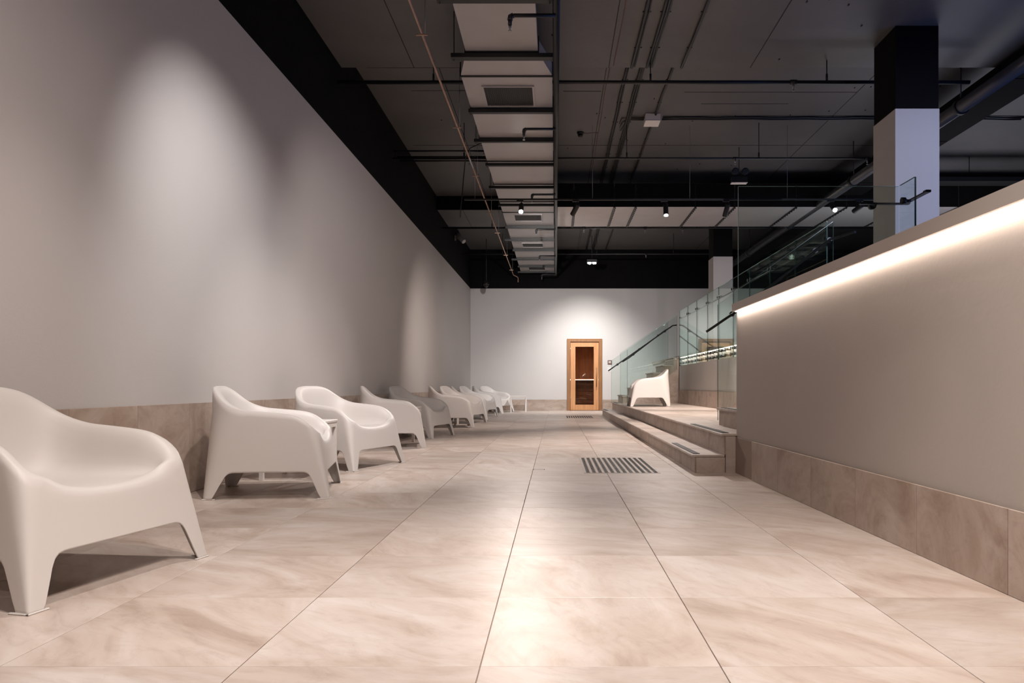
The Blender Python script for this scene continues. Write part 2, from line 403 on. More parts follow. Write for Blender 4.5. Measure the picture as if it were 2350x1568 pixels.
link('seam', sm, M['seam'], ce)
cl = MB(); rr = random.Random(3)
for k in range(60):
    x = rr.uniform(-1.8, 5); y = rr.uniform(5.6, 14); z = HD if y < 8.35 else HR
    cl.box((x-.006, y-.012, z-.008), (x+.006, y+.012, z))
o = link('blemish', cl, M['seam'], ce); o['kind'] = 'stuff'

# ------------------------------------------------------------------ services: duct
dt = thing('ventilation_duct', 'long grey sheet metal duct running along the ceiling to the far wall', 'duct', (-.5, 13, 3.95))
ZB, ZT = 3.90, 4.03
DXL, DXR = -.975, -.035
secs = [5.0, 6.03, 7.06, 7.62, 8.52, 9.52, 10.5, 11.7, 12.8, 13.6, 14.7, 15.95, 17.2, 18.4, 19.6, 20.9]
for i in range(len(secs)-1):
    a, b = secs[i]+.012, secs[i+1]-.012
    if secs[i] < 7.0: xa, xb, xc, xd = -.86, -.17, -.86, -.17
    elif secs[i] < 7.1: xa, xb, xc, xd = -.86, -.17, DXL, DXR
    else: xa, xb, xc, xd = DXL, DXR, DXL, DXR
    v = [(xa,a,ZB),(xb,a,ZB),(xd,b,ZB),(xc,b,ZB),(xa,a,ZT),(xb,a,ZT),(xd,b,ZT),(xc,b,ZT)]
    mm = MB().add(v, [(0,3,2,1),(4,5,6,7),(0,1,5,4),(1,2,6,5),(2,3,7,6),(3,0,4,7)])
    for q in range(len(mm.v)): mm.v[q] = (mm.v[q][0]+.5, mm.v[q][1]-13, mm.v[q][2]-3.95)
    link('duct_section', mm, M['duct'], dt)
    fl = MB().box((xc-.012+.5, b-13, ZB-.012-3.95), (xd+.012+.5, b+.024-13, ZT+.01-3.95)); link('flange', fl, M['bar'], dt)
def grille(x0, x1, y0, y1):
    t = link('grille', MB().box((x0+.5, y0-13, ZB-.016-3.95), (x1+.5, y0+.02-13, ZB-3.95)).box((x0+.5, y1-.02-13, ZB-.016-3.95), (x1+.5, y1-13, ZB-3.95))
        .box((x0+.5, y0+.02-13, ZB-.016-3.95), (x0+.52, y1-.02-13, ZB-3.95)).box((x1+.48, y0+.02-13, ZB-.016-3.95), (x1+.5, y1-.02-13, ZB-3.95)), M['duct'], dt)
    link('grille_back', bx((x0+.52, y0+.02-13, ZB-.004-3.95), (x1+.48, y1-.02-13, ZB-.001-3.95)), M['grille'], t)
    s = MB(); k = x0+.535
    while k < x1-.03+.5: s.box((k, y0+.02-13, ZB-.013-3.95), (k+.004, y1-.02-13, ZB-.004-3.95)); k += .022
    link('slat_set', s, M['grille'], t)
grille(-.79, -.23, 7.86, 8.42); grille(-.79, -.25, 13.75, 14.3); grille(-.76, -.27, 16.5, 17.0); grille(-.74, -.27, 19.75, 20.35)
ORD = ['nearest the camera', 'second from the camera', 'third from the camera', 'fourth from the camera', 'fifth from the camera', 'sixth from the camera', 'seventh from the camera', 'eighth from the camera', 'fifth from the far wall', 'fourth from the far wall', 'third from the far wall', 'second from the far wall', 'nearest the far wall']
cd = thing('cross_duct', 'wide brightly lit sheet metal duct branching right from the long ceiling duct', 'duct', (4, 14.0, 3.9))
XS = [-.03, .33, 1.05, 1.43, 2.5, 3.2, 4.3, 5.2, 6.2, 7.2, 8.2, 8.9]
for a, b_ in zip(XS, XS[1:]):
    v = MB().box((a+.006-4, -.80, 0), (b_-.006-4, .82, .40))
    link('duct_section', v, M['duct_lit'], cd)
    link('near_side', bx((a+.006-4, -.812, 0), (b_-.006-4, -.801, .42)), M['black'], cd)  # near face of the cross duct, coloured black
for x in XS[1:-1]:
    m = MB().box((x-.016-4, -.815, -.014), (x+.016-4, .83, -.001))
    for q in range(12): m.box((x+.018-4, -.75+q*.13, -.02), (x+.03-4, -.73+q*.13, -.001))
    link('flange', m, M['bar'], cd)
ORD2 = 0
# hangers: channel bar + two rods
for i, (Y, xa, xb, th) in enumerate([(6.03, -.97, -.03, .05), (7.09, -1.0, .035, .06), (8.50, -1.0, 0, .045), (9.52, -1.05, .0, .035), (10.55, -1.0, 0, .04),
        (11.75, -1.06, .02, .035), (12.9, -1.0, 0, .035), (14.72, -1.0, 0, .04), (16.0, -1.1, .02, .04), (17.2, -1.0, 0, .035), (18.45, -1.1, .02, .04), (19.55, -1.0, 0, .035), (20.5, -1.05, .02, .035)]):
    zt = HD if (5.2 < Y < 8.35 or 15.1 <= Y < 16.75) else HR; th *= 1.35
    t = thing('duct_hanger', f'black hanger bar under the ceiling duct, {ORD[i]}', 'hanger', (0, Y, 3.85), 0, 'hanger bars under the ceiling duct')
    link('bar', MB().box((xa, -th/2, -.01), (xb, th/2, -.002)).box((xa, -th/2, -.002), (xb, -th/2+.006, .030)).box((xa, th/2-.006, -.002), (xb, th/2, .030)), M['bar'], t)
    for x in (xa+.025, xb-.018):
        link('rod', MB().tube([(x, 0, -.03), (x, 0, zt-3.85-.002)], .005, 6), M['bar'], t)

# ------------------------------------------------------------------ sprinkler pipes
def pipe_thing(name, label, cat, pts, r, mat, group=None, couplings=(), n=10):
    b = Vector(pts[0]); t = thing(name, label, cat, b, 0, group)
    link('pipe_run', MB().tube([Vector(p)-b for p in pts], r, n), mat, t)
    for p, d in couplings:
        p = Vector(p)-b; d = Vector(d).normalized()*.035
        link('coupling', MB().tube([p-d, p+d], r*1.35, n), mat, t)
    return t, b
t, b = pipe_thing('sprinkler_main', 'black sprinkler pipe running along the right side of the duct', 'pipe', [(.005, 5.0, 3.76), (.005, 20.3, 3.76)], .030, M['pipe'])
for k, Y in enumerate((6.02, 8.68, 11.65, 14.25, 17.15, 20.0)):
    h_ = thing('sprinkler_branch', f'black elbowed sprinkler branch below the duct, {ORD[k] if k < 5 else "farthest from the camera"}', 'sprinkler', (0, Y, 3.72), 0, 'sprinkler branches below the duct')
    z = 0
    link('arm', MB().tube([(.0, 0, .0), (-.34, 0, z), (-.365, 0, z-.012), (-.372, 0, z-.035), (-.372, 0, z-.08)], .0165, 8), M['pipe'], h_)
    link('elbow', MB().tube([(-.345, 0, z), (-.368, 0, z-.01), (-.372, 0, z-.04)], .023, 8), M['pipe'], h_)
    link('head', MB().tube([(-.372, 0, -.08), (-.372, 0, -.10), (-.372, 0, -.105), (-.372, 0, -.125)], [.011, .011, .006, .006], 8), M['steel'], h_)
    link('deflector', MB().tube([(-.372, 0, -.125), (-.372, 0, -.129)], .016, 10), M['steel'], h_)
for i, (Y, z, r, xr, heads) in enumerate([(8.17, 4.06, .021, 4.58, (2.63,)), (10.9, 4.06, .015, 4.75, (2.65, 4.6)), (15.7, 4.06, .021, 8.8, (.6, 1.9, 2.7)), (18.8, 4.06, .015, 8.8, (2.3,))]):
    lab = ['thick black sprinkler pipe crossing the ceiling, nearest of the crossing pipes', 'thin black sprinkler pipe crossing the ceiling above the double head lamp',
           'black sprinkler pipe crossing under the far dropped ceiling band', 'thin black sprinkler pipe crossing in front of the far black wall'][i]
    tt, b = pipe_thing('sprinkler_pipe', lab, 'pipe', [(XL+.01, Y, z), (xr, Y, z)], r, M['pipe'], None, [((x, Y, z), (1, 0, 0)) for x in heads])
    zt = HD if (Y < 8.35 or 15.1 < Y < 16.75) else HR
    for x in (-1.35, 1.05, 3.0):
        link('hanger_rod', MB().tube([(x-b.x, 0, r), (x-b.x, 0, zt-z)], .006, 6), M['pipe'], tt)
        link('hanger_clip', MB().tube([(x-b.x, 0, r-.002), (x-b.x, 0, r+.07)], .013, 6), M['pipe'], tt)
    for x in heads:
        hh = link('head', MB().tube([(x-b.x, 0, -r), (x-b.x, 0, -r-.05)], .013, 8), M['steel'], tt)
        link('deflector', MB().tube([(x-b.x, 0, -r-.075), (x-b.x, 0, -r-.078)], .016, 8), M['steel'], hh)
        link('head_frame', MB().tube([(x-b.x, 0, -r-.05), (x-b.x, 0, -r-.075)], .005, 6), M['steel'], hh)
for Y, z, w_ in ((11.0, 4.2, 'upper'), (11.25, 4.19, 'middle'), (11.42, 4.18, 'lowest')):
    pipe_thing('conduit', f'black conduit crossing left of the duct, {w_} of three close together', 'pipe', [(XL+.01, Y, z), (-1.0, Y, z)], .013, M['pipe'])

# copper pipe with hangers
ct, b = pipe_thing('copper_pipe', 'long thin copper pipe hanging left of the duct with bent far end', 'pipe',
    [(-1.16, 4.6, 3.76), (-1.16, 20.2, 3.76), (-1.155, 20.3, 3.75), (-1.06, 20.45, 3.72), (-1.04, 20.5, 3.70), (-1.04, 20.5, 3.58)], .011, M['copper'])
for Y in (6.4, 8.7, 10.7, 13.0, 14.7, 17.2, 19.4):
    zt = HD if (5.2 < Y < 8.35 or 15.1 <= Y < 16.75) else HR
    h_ = link('bracket', MB().box((-.05, Y-b.y-.008, -.022), (.05, Y-b.y+.008, -.012)), M['copper'], ct)
    link('rod', MB().tube([(.03, Y-b.y, -.012), (.03, Y-b.y, zt-3.76)], .003, 6), M['steel'], h_)
link('silver_sleeve', MB().tube([(0, 9.9-b.y, 0), (0, 10.35-b.y, 0)], .0125, 10), M['steel'], ct)

hc = thing('hanging_cable', 'loose black cable dangling left of the copper pipe', 'cable', (-1.32, 10.6, 3.0))
link('cable_run', MB().tube([(.30, -.4, 1.06), (.12, -.2, 1.05), (.03, 0, .98), (.0, 0, .7), (-.02, 0, .45), (-.045, .02, .25), (-.05, .02, .12)], .008, 6), M['pipe'], hc)
# conduits along the ceiling
def long_run(name, label, X, rs, mat, cat='pipe', parts='conduit'):
    t = thing(name, label, cat, (X, 9, 4.28))
    for j, (dx, r) in enumerate(rs):
        for a, b_, z in ((5.2, 8.3, HD-r-.003), (8.5, 15.04, HR-r-.003), (15.12, 16.7, HD-r-.003), (16.8, 20.9, HR-r-.003)):
            n_ = int((b_-a)/.7)+2
            pts = [(dx+.006*math.sin(k*2.3+j), a+(b_-a)*k/(n_-1)-9, z-4.28-(.004*abs(math.sin(k*1.7+j)))) for k in range(n_)]
            link(parts, MB().tube(pts, r, 8), mat, t)
    m = MB()
    if cat == 'pipe':
        for Y in [5.6+.75*k for k in range(20)]:
            zt = HD if (Y < 8.35 or 15.1 < Y < 16.75) else HR
            w_ = max(d for d, r in rs)+.03
            m.box((min(d for d, r in rs)-.025, Y-9-.008, zt-4.28-.006), (w_, Y-9+.008, zt-4.28))
        link('saddle', m, M['bar'], t)
long_run('conduit', 'double black conduit along the ceiling, second run right of the duct', .86, [(0, .016), (.03, .008)], M['cond'])
long_run('conduit', 'thick bundle of conduits along the ceiling, third run right of the duct', 1.05, [(-.02, .014), (.008, .013), (.030, .010)], M['cond'])
long_run('conduit', 'single conduit along the ceiling running past the white junction box', 1.42, [(0, .016)], M['cond'])
long_run('red_cable', 'thin red cable stapled along the ceiling right of the duct', .655, [(0, .0035)], M['red'], 'cable', 'cable_run')
t = thing('conduit', 'pair of black conduits crossing the ceiling from the white junction box', 'pipe', (1.52, 10.62, 4.582))
for dy in (0, .07, ):
    link('conduit_run', MB().tube([(.02+.26*k, dy+.006*math.sin(k), -.02-.004*math.cos(k*2.)) for k in range(21)], .014, 8), M['pipe'], t)
for q, dy in enumerate((0, .05, .10)):
    link('conduit_tail', MB().tube([(-.24, dy, -.02), (-.45, dy, -.02), (-.56+.03*q, dy+.03+.1*q, -.02), (-.58+.02*q, dy+.25+.1*q, -.02)], .008, 6), M['pipe'], t)
jb = thing('junction_box', 'white junction box screwed to the ceiling where conduits meet', 'box', (1.385, 10.62, 4.47))
link('enclosure', bx((-.105, -.125, .012), (.105, .125, .108), .005), M['box'], jb)
link('lid', bx((-.108, -.128, 0), (.108, .128, .012), .004), M['box'], jb)
# detector with red tail
sd = thing('detector', 'small black detector on the ceiling joined to the red cable', 'detector', (.38, 11.3, HR))
link('base', MB().tube([(0, 0, 0), (0, 0, -.03)], [.055, .05], 14), M['pipe'], sd)
link('sensor_head', MB().tube([(0, 0, -.03), (0, 0, -.06), (0, 0, -.075)], [.04, .035, .018], 14), M['pipe'], sd)
link('cable_tail', MB().tube([(.05, 0, -.01), (.12, .02, -.008), (.2, -.01, -.008), (.27, 0, -.006)], .004, 6), M['red'], sd)

# large round pipe on the right and flat dark duct beside it
rp = thing('round_pipe', 'large glossy black round pipe running along the ceiling on the right', 'pipe', (4.72, 10, 3.95))
link('pipe_run', MB().tube([(0, -6, 0), (0, 10.9, 0)], .075, 18), plain('glossy black pipe', (.11, .11, .12), .25, metal=.3), rp)
for Y in (6.2, 8.6, 11.7, 14.9, 18.0):
    link('collar', MB().tube([(0, Y-10-.03, 0), (0, Y-10+.03, 0)], .092, 18), M['pipe'], rp)
    zt = (HD if (Y < 8.35 or 15.1 < Y < 16.75) else HR)-3.95
    link('rod', MB().tube([(0, Y-10, .09), (0, Y-10, zt)], .008, 6), M['pipe'], rp)
dd = thing('flat_duct', 'flat black duct beside the large round pipe at the upper right', 'duct', (5.2, 10, 4.19))
for k in range(8):
    link('duct_section', bx((-.27, -6+2.1*k, -.08), (.27, -6+2.1*k+2.08, .08)), M['black'], dd)
rt = thing('cable_tray', 'black cable tray crossing the ceiling behind the near column', 'cable tray', (7.0, 12.4, 4.1))
link('tray', MB().box((-1.45, -.15, 0), (1.9, .15, .012)).box((-1.45, -.15, .012), (1.9, -.14, .07)).box((-1.45, .14, .012), (1.9, .15, .07)), M['bar'], rt)
for x in (-1.3, 0, 1.5): link('rod', MB().tube([(x, .1, .07), (x, .1, HR-4.1)], .006, 6), M['bar'], rt)

# ------------------------------------------------------------------ track and spotlights
TY, TZ = 11.0, 3.478
tk = thing('light_track', 'thin black lighting track hanging across the hall', 'track', (0, TY, TZ))
link('rail', bx((-1.36, -.016, -.012), (5.0, .016, .012), .002), M['bar'], tk)
for x in (-1.2, .55, 2.0, 3.45, 4.9): link('wire', MB().tube([(x, 0, .012), (x, 0, HR-TZ)], .0025, 5), M['steel'], tk)
def spotlight(x, aim, lit, label, watts=0, ang=60, colr=WARM):
    t = thing('track_spotlight', label, 'spotlight', (x, TY, TZ-.012))
    link('adapter', bx((-.07, -.014, -.022), (.03, .014, 0), .002), M['bar'], t)
    link('stem', MB().tube([(0, 0, -.022), (0, 0, -.075)], .006, 8), M['bar'], t)
    P = Vector((0, 0, -.085)); d = (Vector(aim)-Vector((x, TY, TZ-.1))).normalized()
    a, b_ = P-d*.035, P+d*.165
    link('barrel', MB().tube([a, a+d*.006, b_-d*.004, b_], [.03, .037, .037, .037], 18), M['bar'], t)
    link('lens', MB().tube([b_+d*.0006, b_+d*.003], .031, 18), M['lens' if lit else 'lensd'], t)
    link('yoke', MB().tube([P+Vector((0, 0, .012)), P], .014, 8), M['bar'], t)
    if watts:
        spot(Vector((x, TY, TZ-.012))+b_+d*.01, aim, watts, ang, .9, colr, .03)
spotlight(-.51, (-.5, 7.4, 0), True, 'lit black spotlight on the track in front of the grey duct', 430, 75)
spotlight(.32, (-1.7, 14.3, .3), False, 'black spotlight tilted left on the track, right of the duct', 470, 85)
spotlight(1.64, (1.55, 9.6, 0), True, 'lit black spotlight hanging upright near the middle of the track', 720, 105)
spotlight(2.56, (2.1, 13.6, 0), False, 'unlit side black spotlight on the track above the far column', 950, 62)
spotlight(4.12, (3.9, 7.8, 1.2), True, 'brightly lit spotlight seen through the upper glass panel', 120, 70, COOL)
spotlight(4.55, (3.4, 14.5, 2.3), False, 'black spotlight tilted left beside the near column, behind glass', 160, 60)
# near track spotlights are above the frame; twin wall washer near the far wall
tw = thing('twin_lamp', 'bright twin ceiling lamp hanging before the far black wall above the wooden door', 'lamp', (.94, 19.1, 3.88))
link('housing', bx((-.13, -.055, .012), (.13, .055, .09), .006), M['bar'], tw)
link('stem', MB().tube([(0, 0, .09), (0, 0, HR-3.88)], .008, 8), M['bar'], tw)
for s in (-1, 1):
    link('bulb', MB().tube([(s*.062, 0, .012), (s*.062, 0, -.006), (s*.062, 0, -.022), (s*.062, 0, -.03)], [.046, .05, .038, .012], 16), M['lens'], tw)
spot((.90, 19.0, 3.83), (.8, 20.95, .1), 430, 100, 1.0, (1, .97, .95), .05)
spot((-.51, TY, 3.2), (.5, 21, 1.0), 1300, 62, 1.0, (1, .97, .95), .05)  # unseen spot added at track height to brighten the far wall
spot((1.0, 19.1, 3.83), (.6, 20.2, .0), 330, 100, 1.0, (1, .97, .95), .05)
# double-head emergency lamp
em = thing('emergency_lamp', 'dark double head emergency lamp with pale underside hanging from the ceiling', 'lamp', (2.98, 12.0, 4.0))
link('housing', bx((-.125, -.05, .0), (.125, .05, .10), .01), M['bar'], em)
link('pale_base', bx((-.13, -.055, -.012), (.13, .055, -.001), .004), M['box'], em)
for s in (-1, 1):
    hd = link('head', MB().tube([(s*.08, -.03, .17), (s*.08, -.10, .16)], [.05, .058], 16), M['bar'], em)
    link('ring', MB().tube([(s*.08, -.102, .16), (s*.08, -.108, .159)], [.046, .040], 16), M['cond'], hd)
    link('neck', MB().tube([(s*.08, 0, .10), (s*.08, -.03, .16)], .012, 8), M['bar'], em)
link('rod', MB().tube([(0, 0, .10), (0, 0, HR-4.0)], .006, 6), M['bar'], em)
# camera on left wall
cc = thing('security_camera', 'grey cylindrical security camera bracketed high on the black left wall', 'camera', (XL, 17.7, 4.25))
link('mount', MB().tube([(.0, 0, 0), (.03, 0, 0)], .07, 16), M['cam'], cc)
link('arm', MB().tube([(.03, 0, 0), (.09, 0, -.01), (.12, -.02, .0)], .022, 10), M['cam'], cc)
link('barrel', MB().tube([(.06, -.02, .10), (.10, -.05, .03), (.24, -.16, -.12)], [.05, .058, .058], 16), M['cam'], cc)
link('front_glass', MB().tube([(.241, -.161, -.121), (.245, -.164, -.125)], [.052, .048], 16), M['steel'], cc)
# pendant dome
dm = thing('dome_camera', 'small dark dome camera on a long rod near the far left corner', 'camera', (-1.83, 19.5, 3.36))
link('rod', MB().tube([(0, 0, .10), (0, 0, HR-3.36)], .008, 8), M['pipe'], dm)
link('cup', MB().tube([(0, 0, .12), (0, 0, .10), (0, 0, .02), (0, 0, .0)], [.012, .05, .075, .07], 18), M['pipe'], dm)
link('dome', MB().tube([(0, 0, -.001), (0, 0, -.03), (0, 0, -.055), (0, 0, -.068)], [.062, .052, .03, .006], 18), plain('smoked dome', (.02, .018, .018), .08), dm)

# ------------------------------------------------------------------ sauna: room behind the door, frame, leaf
d1 = bpy.data.objects.new('door_1', None); col.objects.link(d1); d1.location = ((DX0+DX1)/2, YF, 0); d1['kind'] = 'structure'
cxd = (DX0+DX1)/2
fw = .095
for a, b_, nm in (((-.5, -.035, 0), (-.5+fw, .12, DT), 'jamb'), ((.5-fw, -.035, 0), (.5, .12, DT), 'jamb'), ((-.5+fw, -.035, DT-.085), (.5-fw, .12, DT), 'head_casing')):
    link(nm, bx(a, b_, .004), M['frame'], d1)
lf = link('door_leaf', MB().box((-.397, .0, .012), (-.262, .045, 1.945)).box((.262, .0, .012), (.397, .045, 1.945)).box((-.262, .0, .012), (.262, .045, .165)).box((-.262, .0, 1.815), (.262, .045, 1.945)), M['leaf'], d1)
link('pane', bx((-.262, .018, .165), (.262, .026, 1.815)), M['sglass'], lf)
link('handle', MB().tube([(.335, -.045, .68), (.335, -.045, 1.22)], .014, 10).tube([(.335, -.045, .74), (.335, 0, .74)], .008, 8).tube([(.335, -.045, 1.16), (.335, 0, 1.16)], .008, 8), M['handle'], lf)
for z in (.3, 1.7): link('hinge', MB().tube([(-.402, -.008, z), (-.402, -.008, z+.09)], .009, 8), M['steel'], d1)
sr = struct('wall_sauna', MB().box((cxd-.9, YF+2.0, 0), (cxd+.9, YF+2.05, 2.3)).box((cxd-.95, YF+.16, 0), (cxd-.9, YF+2.05, 2.3)).box((cxd+.9, YF+.16, 0), (cxd+.95, YF+2.05, 2.3)).box((cxd-.95, YF+.16, 2.3), (cxd+.95, YF+2.05, 2.35)).box((cxd-.95, YF+.16, 0.001), (cxd+.95, YF+2.05, .02)), M['swood'])
for k in range(18): link('board', bx((cxd-.898+.1*k, YF+1.98, .02), (cxd-.802+.1*k, YF+1.998, 2.29), .003), M['swood'], sr)
bn = thing('sauna_bench', 'wooden sauna bench with glowing strip seen through the door glass', 'bench', (cxd, YF+1.6, .02))
for k in range(4): link('seat_board', bx((-.88, -.36+.17*k, .86), (.88, -.21+.17*k, .89), .003), M['swood'], bn)
for k in range(6): link('front_board', bx((-.88, -.40, .04+.12*k), (.88, -.375, .145+.12*k), .003), M['swood'], bn)
link('glow_strip', bx((-.8, -.405, .855), (.8, -.38, .875)), M['led2'], bn)
lk = bpy.data.lights.new('sauna_glow', 'AREA'); lk.energy = 6; lk.shape = 'RECTANGLE'; lk.size = 1.5; lk.size_y = .04; lk.color = (1, .62, .36)
lo = bpy.data.objects.new('sauna_glow_light', lk); col.objects.link(lo); lo.location = (cxd, YF+1.3, 1.0); lo.rotation_euler = (PI*.75, 0, 0)
tp = thing('thermostat', 'small brown square control panel on the far wall right of the wooden door', 'switch', (1.54, YF, 1.37))
link('plate', bx((-.06, -.012, -.06), (.06, 0, .06), .003), M['brown'], tp)
link('screen', bx((-.035, -.014, -.02), (.035, -.0125, .035)), M['cap'], tp)
sw = tag(link('notice_plate', bx((1.47, YF-.006, 1.10), (1.60, YF, 1.23), .002), plain('pale notice', (.6, .58, .57), .5)), 'small pale square notice plate below the brown control panel', 'notice')

# ------------------------------------------------------------------ glass balustrades
def pane(pts, d, name='pane', mat='glass'):
    return MB().poly(pts, d)
def edge_strip(a, b_, w=.012):
    a = Vector(a); b_ = Vector(b_); return MB().tube([a, b_], w*.5, 4)
js = [7.33, 8.30, 9.28, 10.26, 11.2, 12.2, 13.1, 14.1, 15.06, 16.05]
GX = 2.695; G0, G1 = 1.135, 2.33
ordn = ['nearest', 'second', 'third', 'fourth', 'fifth', 'sixth', 'seventh', 'eighth', 'farthest']
for k in range(9):
    a, b_ = js[k]+.006, js[k+1]-.006; L_ = b_-a
    t = thing('glass_panel', f'clear green glass panel on the deck edge, {ordn[k]} from the camera', 'glass panel', (GX, (a+b_)/2, G0), 0, None)
    link('pane', bx((-.006, -L_/2, 0), (.006, L_/2, G1-G0)), M['glass'], t)
    for s in (-1, 1): link('edge', bx((-.006, s*(L_/2), 0), (.006, s*(L_/2+.003), G1-G0)), M['gedge'], t)
    link('top_edge', bx((-.006, -L_/2, G1-G0), (.006, L_/2, G1-G0+.002)), M['gtop'], t)
    for u in (-L_/2+.12, 0, L_/2-.12):
        for z in (.055, .145):
            x1 = DW+.03-GX if z+G0 > 1.15 else .055
            link('bolt', MB().tube([(-.014, u, z), (-.006, u, z)], .026, 12).tube([(.006, u, z), (x1-.001, u, z)], .019, 10), M['rail'], t)
    for u in (-L_/2+.06, L_/2-.06):
        link('clip', MB().tube([(-.016, u, 1.04), (-.006, u, 1.04)], .022, 10).tube([(.006, u, 1.04), (.05, u, 1.04)], .010, 8), M['rail'], t)
hr = thing('handrail', 'thin dark handrail behind the deck edge glass panels', 'handrail', (GX+.05, 11.7, G0+1.04+.0))
link('bar', MB().tube([(.012, -4.3, 0), (.012, 4.3, 0)], .012, 8), M['cond'], hr)
# near stair glass (behind stair), constant Y
def sloped(y, xs, label):
    x0, z0, z0b, x1, z1, z1b = xs
    t = thing('glass_panel', label, 'glass panel', ((x0+x1)/2, y, min(z0b, z1b)))
    b = Vector(((x0+x1)/2, y, min(z0b, z1b)))
    P = [Vector(p)-b for p in ((x0, y, z0b), (x1, y, z1b), (x1, y, z1), (x0, y, z0))]
    link('pane', MB().poly([P[3], P[2], P[1], P[0]], (0, .012, 0)), M['glass'], t)
    for q, (i, j) in enumerate(((0, 3), (1, 2))):
        link('edge', MB().poly([P[i]+Vector((-.0015, 0, 0)), P[i]+Vector((.0015, 0, 0)), P[j]+Vector((.0015, 0, 0)), P[j]+Vector((-.0015, 0, 0))], (0, .012, 0)), M['gedge'], t)
    link('top_edge', MB().poly([P[3], P[2], P[2]+Vector((0, 0, .003)), P[3]+Vector((0, 0, .003))], (0, .012, 0)), M['gtop'], t)
    return t
sloped(7.300, (1.604, 1.503, .36, 2.745, 2.325, 1.40), 'sloping glass panel along the near stair')
sloped(16.37, (1.237, 1.262, .335, 1.586, 1.50, .335), 'narrow sloping glass panel at the foot of the far stair')
sloped(16.37, (1.594, 1.505, .335, 2.69, 2.26, 1.06), 'tall sloping glass panel along the far stair')
# near upright glass on the end of the low wall
t = thing('glass_panel', 'upright square glass panel standing on the end of the low wall', 'glass panel', (2.135, WEND+.045-.02, 1.363))
L_ = 1.30
link('pane', bx((-L_/2, 0, 0), (L_/2, .012, .957)), M['glass'], t)
link('top_edge', bx((-L_/2, 0, .957), (L_/2, .012, .9595)), M['gtop'], t)
link('edge', bx((-L_/2-.003, 0, 0), (-L_/2, .012, .957)), M['gtop'], t)
t = thing('glass_panel', 'narrow glass return panel with dark green edge beside the near column', 'glass panel', (2.80, 5.87, 1.363))
link('pane', bx((-.006, -.12, 0), (.006, .13, .965)), M['glass'], t)
link('edge', bx((-.006, -.124, 0), (.006, -.12, .965)), M['gedge'], t)
link('top_edge', bx((-.006, -.12, .965), (.006, .13, .9675)), M['gtop'], t)
# handrails
def rail(name, label, pts, r, fix, stub):
    b = Vector(pts[0]); t = thing(name, label, 'handrail', b)
    link('bar', MB().tube([Vector(p)-b for p in pts], r, 10), M['rail'], t)
    for f_ in fix:
        f_ = Vector(f_)-b; s = Vector(stub)
        q = link('bracket', MB().tube([f_, f_+s], .010, 8), M['rail'], t)
        link('rosette', MB().tube([f_+s*.8, f_+s], .026, 12), M['rail'], q)
def onl(x0, z0, x1, z1, x): return z0+(z1-z0)*(x-x0)/(x1-x0)
rail('handrail', 'black sloping handrail on the glass of the near stair', [(1.47, 7.2, 1.228), (1.76, 7.2, 1.424), (1.93, 7.2, 1.545), (2.68, 7.2, 2.13), (2.83, 7.14, 2.17), (2.86, 7.05, 2.17)], .013,
     [(1.74, 7.2, 1.41), (2.56, 7.2, 2.035), (2.70, 7.2, 2.14)], (0, .095, 0))
rail('handrail', 'black sloping handrail in front of the far stair, lower of the two', [(1.16, 16.27, 1.03), (1.30, 16.27, 1.13), (2.58, 16.27, 2.03), (2.67, 16.27, 2.04)], .014,
     [(1.37, 16.27, 1.175), (1.85, 16.27, 1.51), (2.42, 16.27, 1.91)], (0, .095, 0))
rail('handrail', 'black sloping handrail on the far side of the far stair', [(1.59, 17.58, 1.27), (1.75, 17.58, 1.37), (2.60, 17.58, 2.02), (2.75, 17.58, 2.10)], .014,
     [(1.86, 17.58, 1.45), (2.45, 17.58, 1.905)], (0, .06, 0))
sloped(17.668, (1.55, 1.49, .335, 2.69, 2.26, 1.06), 'sloping glass panel on the far side of the far stair')
t = thing('handrail', 'flat black handrail turning the corner of the glass on the low wall', 'handrail', (2.43, 5.90, 2.155))
link('bar', bx((0, -.02, -.005), (.395, .02, .005), .001), M['rail'], t)
link('bar', bx((.335, -.34, -.005), (.375, -.02, .005), .001), M['rail'], t)
link('end_cap', bx((.335, -.385, -.006), (.375, -.34, .012), .001), M['rail'], t)
for x, y, dx, dy in ((.13, 0, 0, .06),):
    q = link('bracket', MB().tube([(x, y, 0), (x+dx, y+dy+.035, 0)], .012, 10), M['rail'], t)
    link('rosette', MB().tube([(x, y+.055, 0), (x, y+.094, 0)], .028, 14), M['rail'], q)
q = link('bracket', MB().tube([(.31, -.10, 0), (.36, -.10, -.002)], .012, 10), M['rail'], t)
link('rosette', MB().tube([(.285, -.10, 0), (.315, -.10, 0)], .026, 14), M['rail'], q)

# ------------------------------------------------------------------ moulded armchair
def lerp(a, b_, t): return a+(b_-a)*t
def interp(x, tab):
    if x <= tab[0][0]: return tab[0][1]
    for (a, fa), (b_, fb) in zip(tab, tab[1:]):
        if x <= b_: return lerp(fa, fb, (x-a)/(b_-a))
    return tab[-1][1]
def outline(xr, xf, yr, yf, rr, rf):
    # right half outline (y>0 side mirrored): returns function s in [0,4): segments front-centre -> front corner -> rear corner -> rear centre
    def P(seg, t):
        # seg 0: front centre to front corner start; 1: front corner arc; 2: side; 3: rear corner arc; 4: rear to centre
        sx = Vector((xr-xf, yr-yf)); L = sx.length; ux = sx/L
        fc = Vector((xf, yf)); rc = Vector((xr, yr))
        if seg == 0: return Vector((xf, lerp(0, yf-rf, t)))
        if seg == 1:
            a = Vector((xf, yf-rf)); c = fc+ux*rf; return (1-t)**2*a+2*t*(1-t)*fc+t*t*c
        if seg == 2: return lerp(fc+ux*rf, rc-ux*rr, t)
        if seg == 3:
            a = rc-ux*rr; c = Vector((xr, yr-rr)); return (1-t)**2*a+2*t*(1-t)*rc+t*t*c
        return Vector((xr, lerp(yr-rr, 0, t)))
    return P
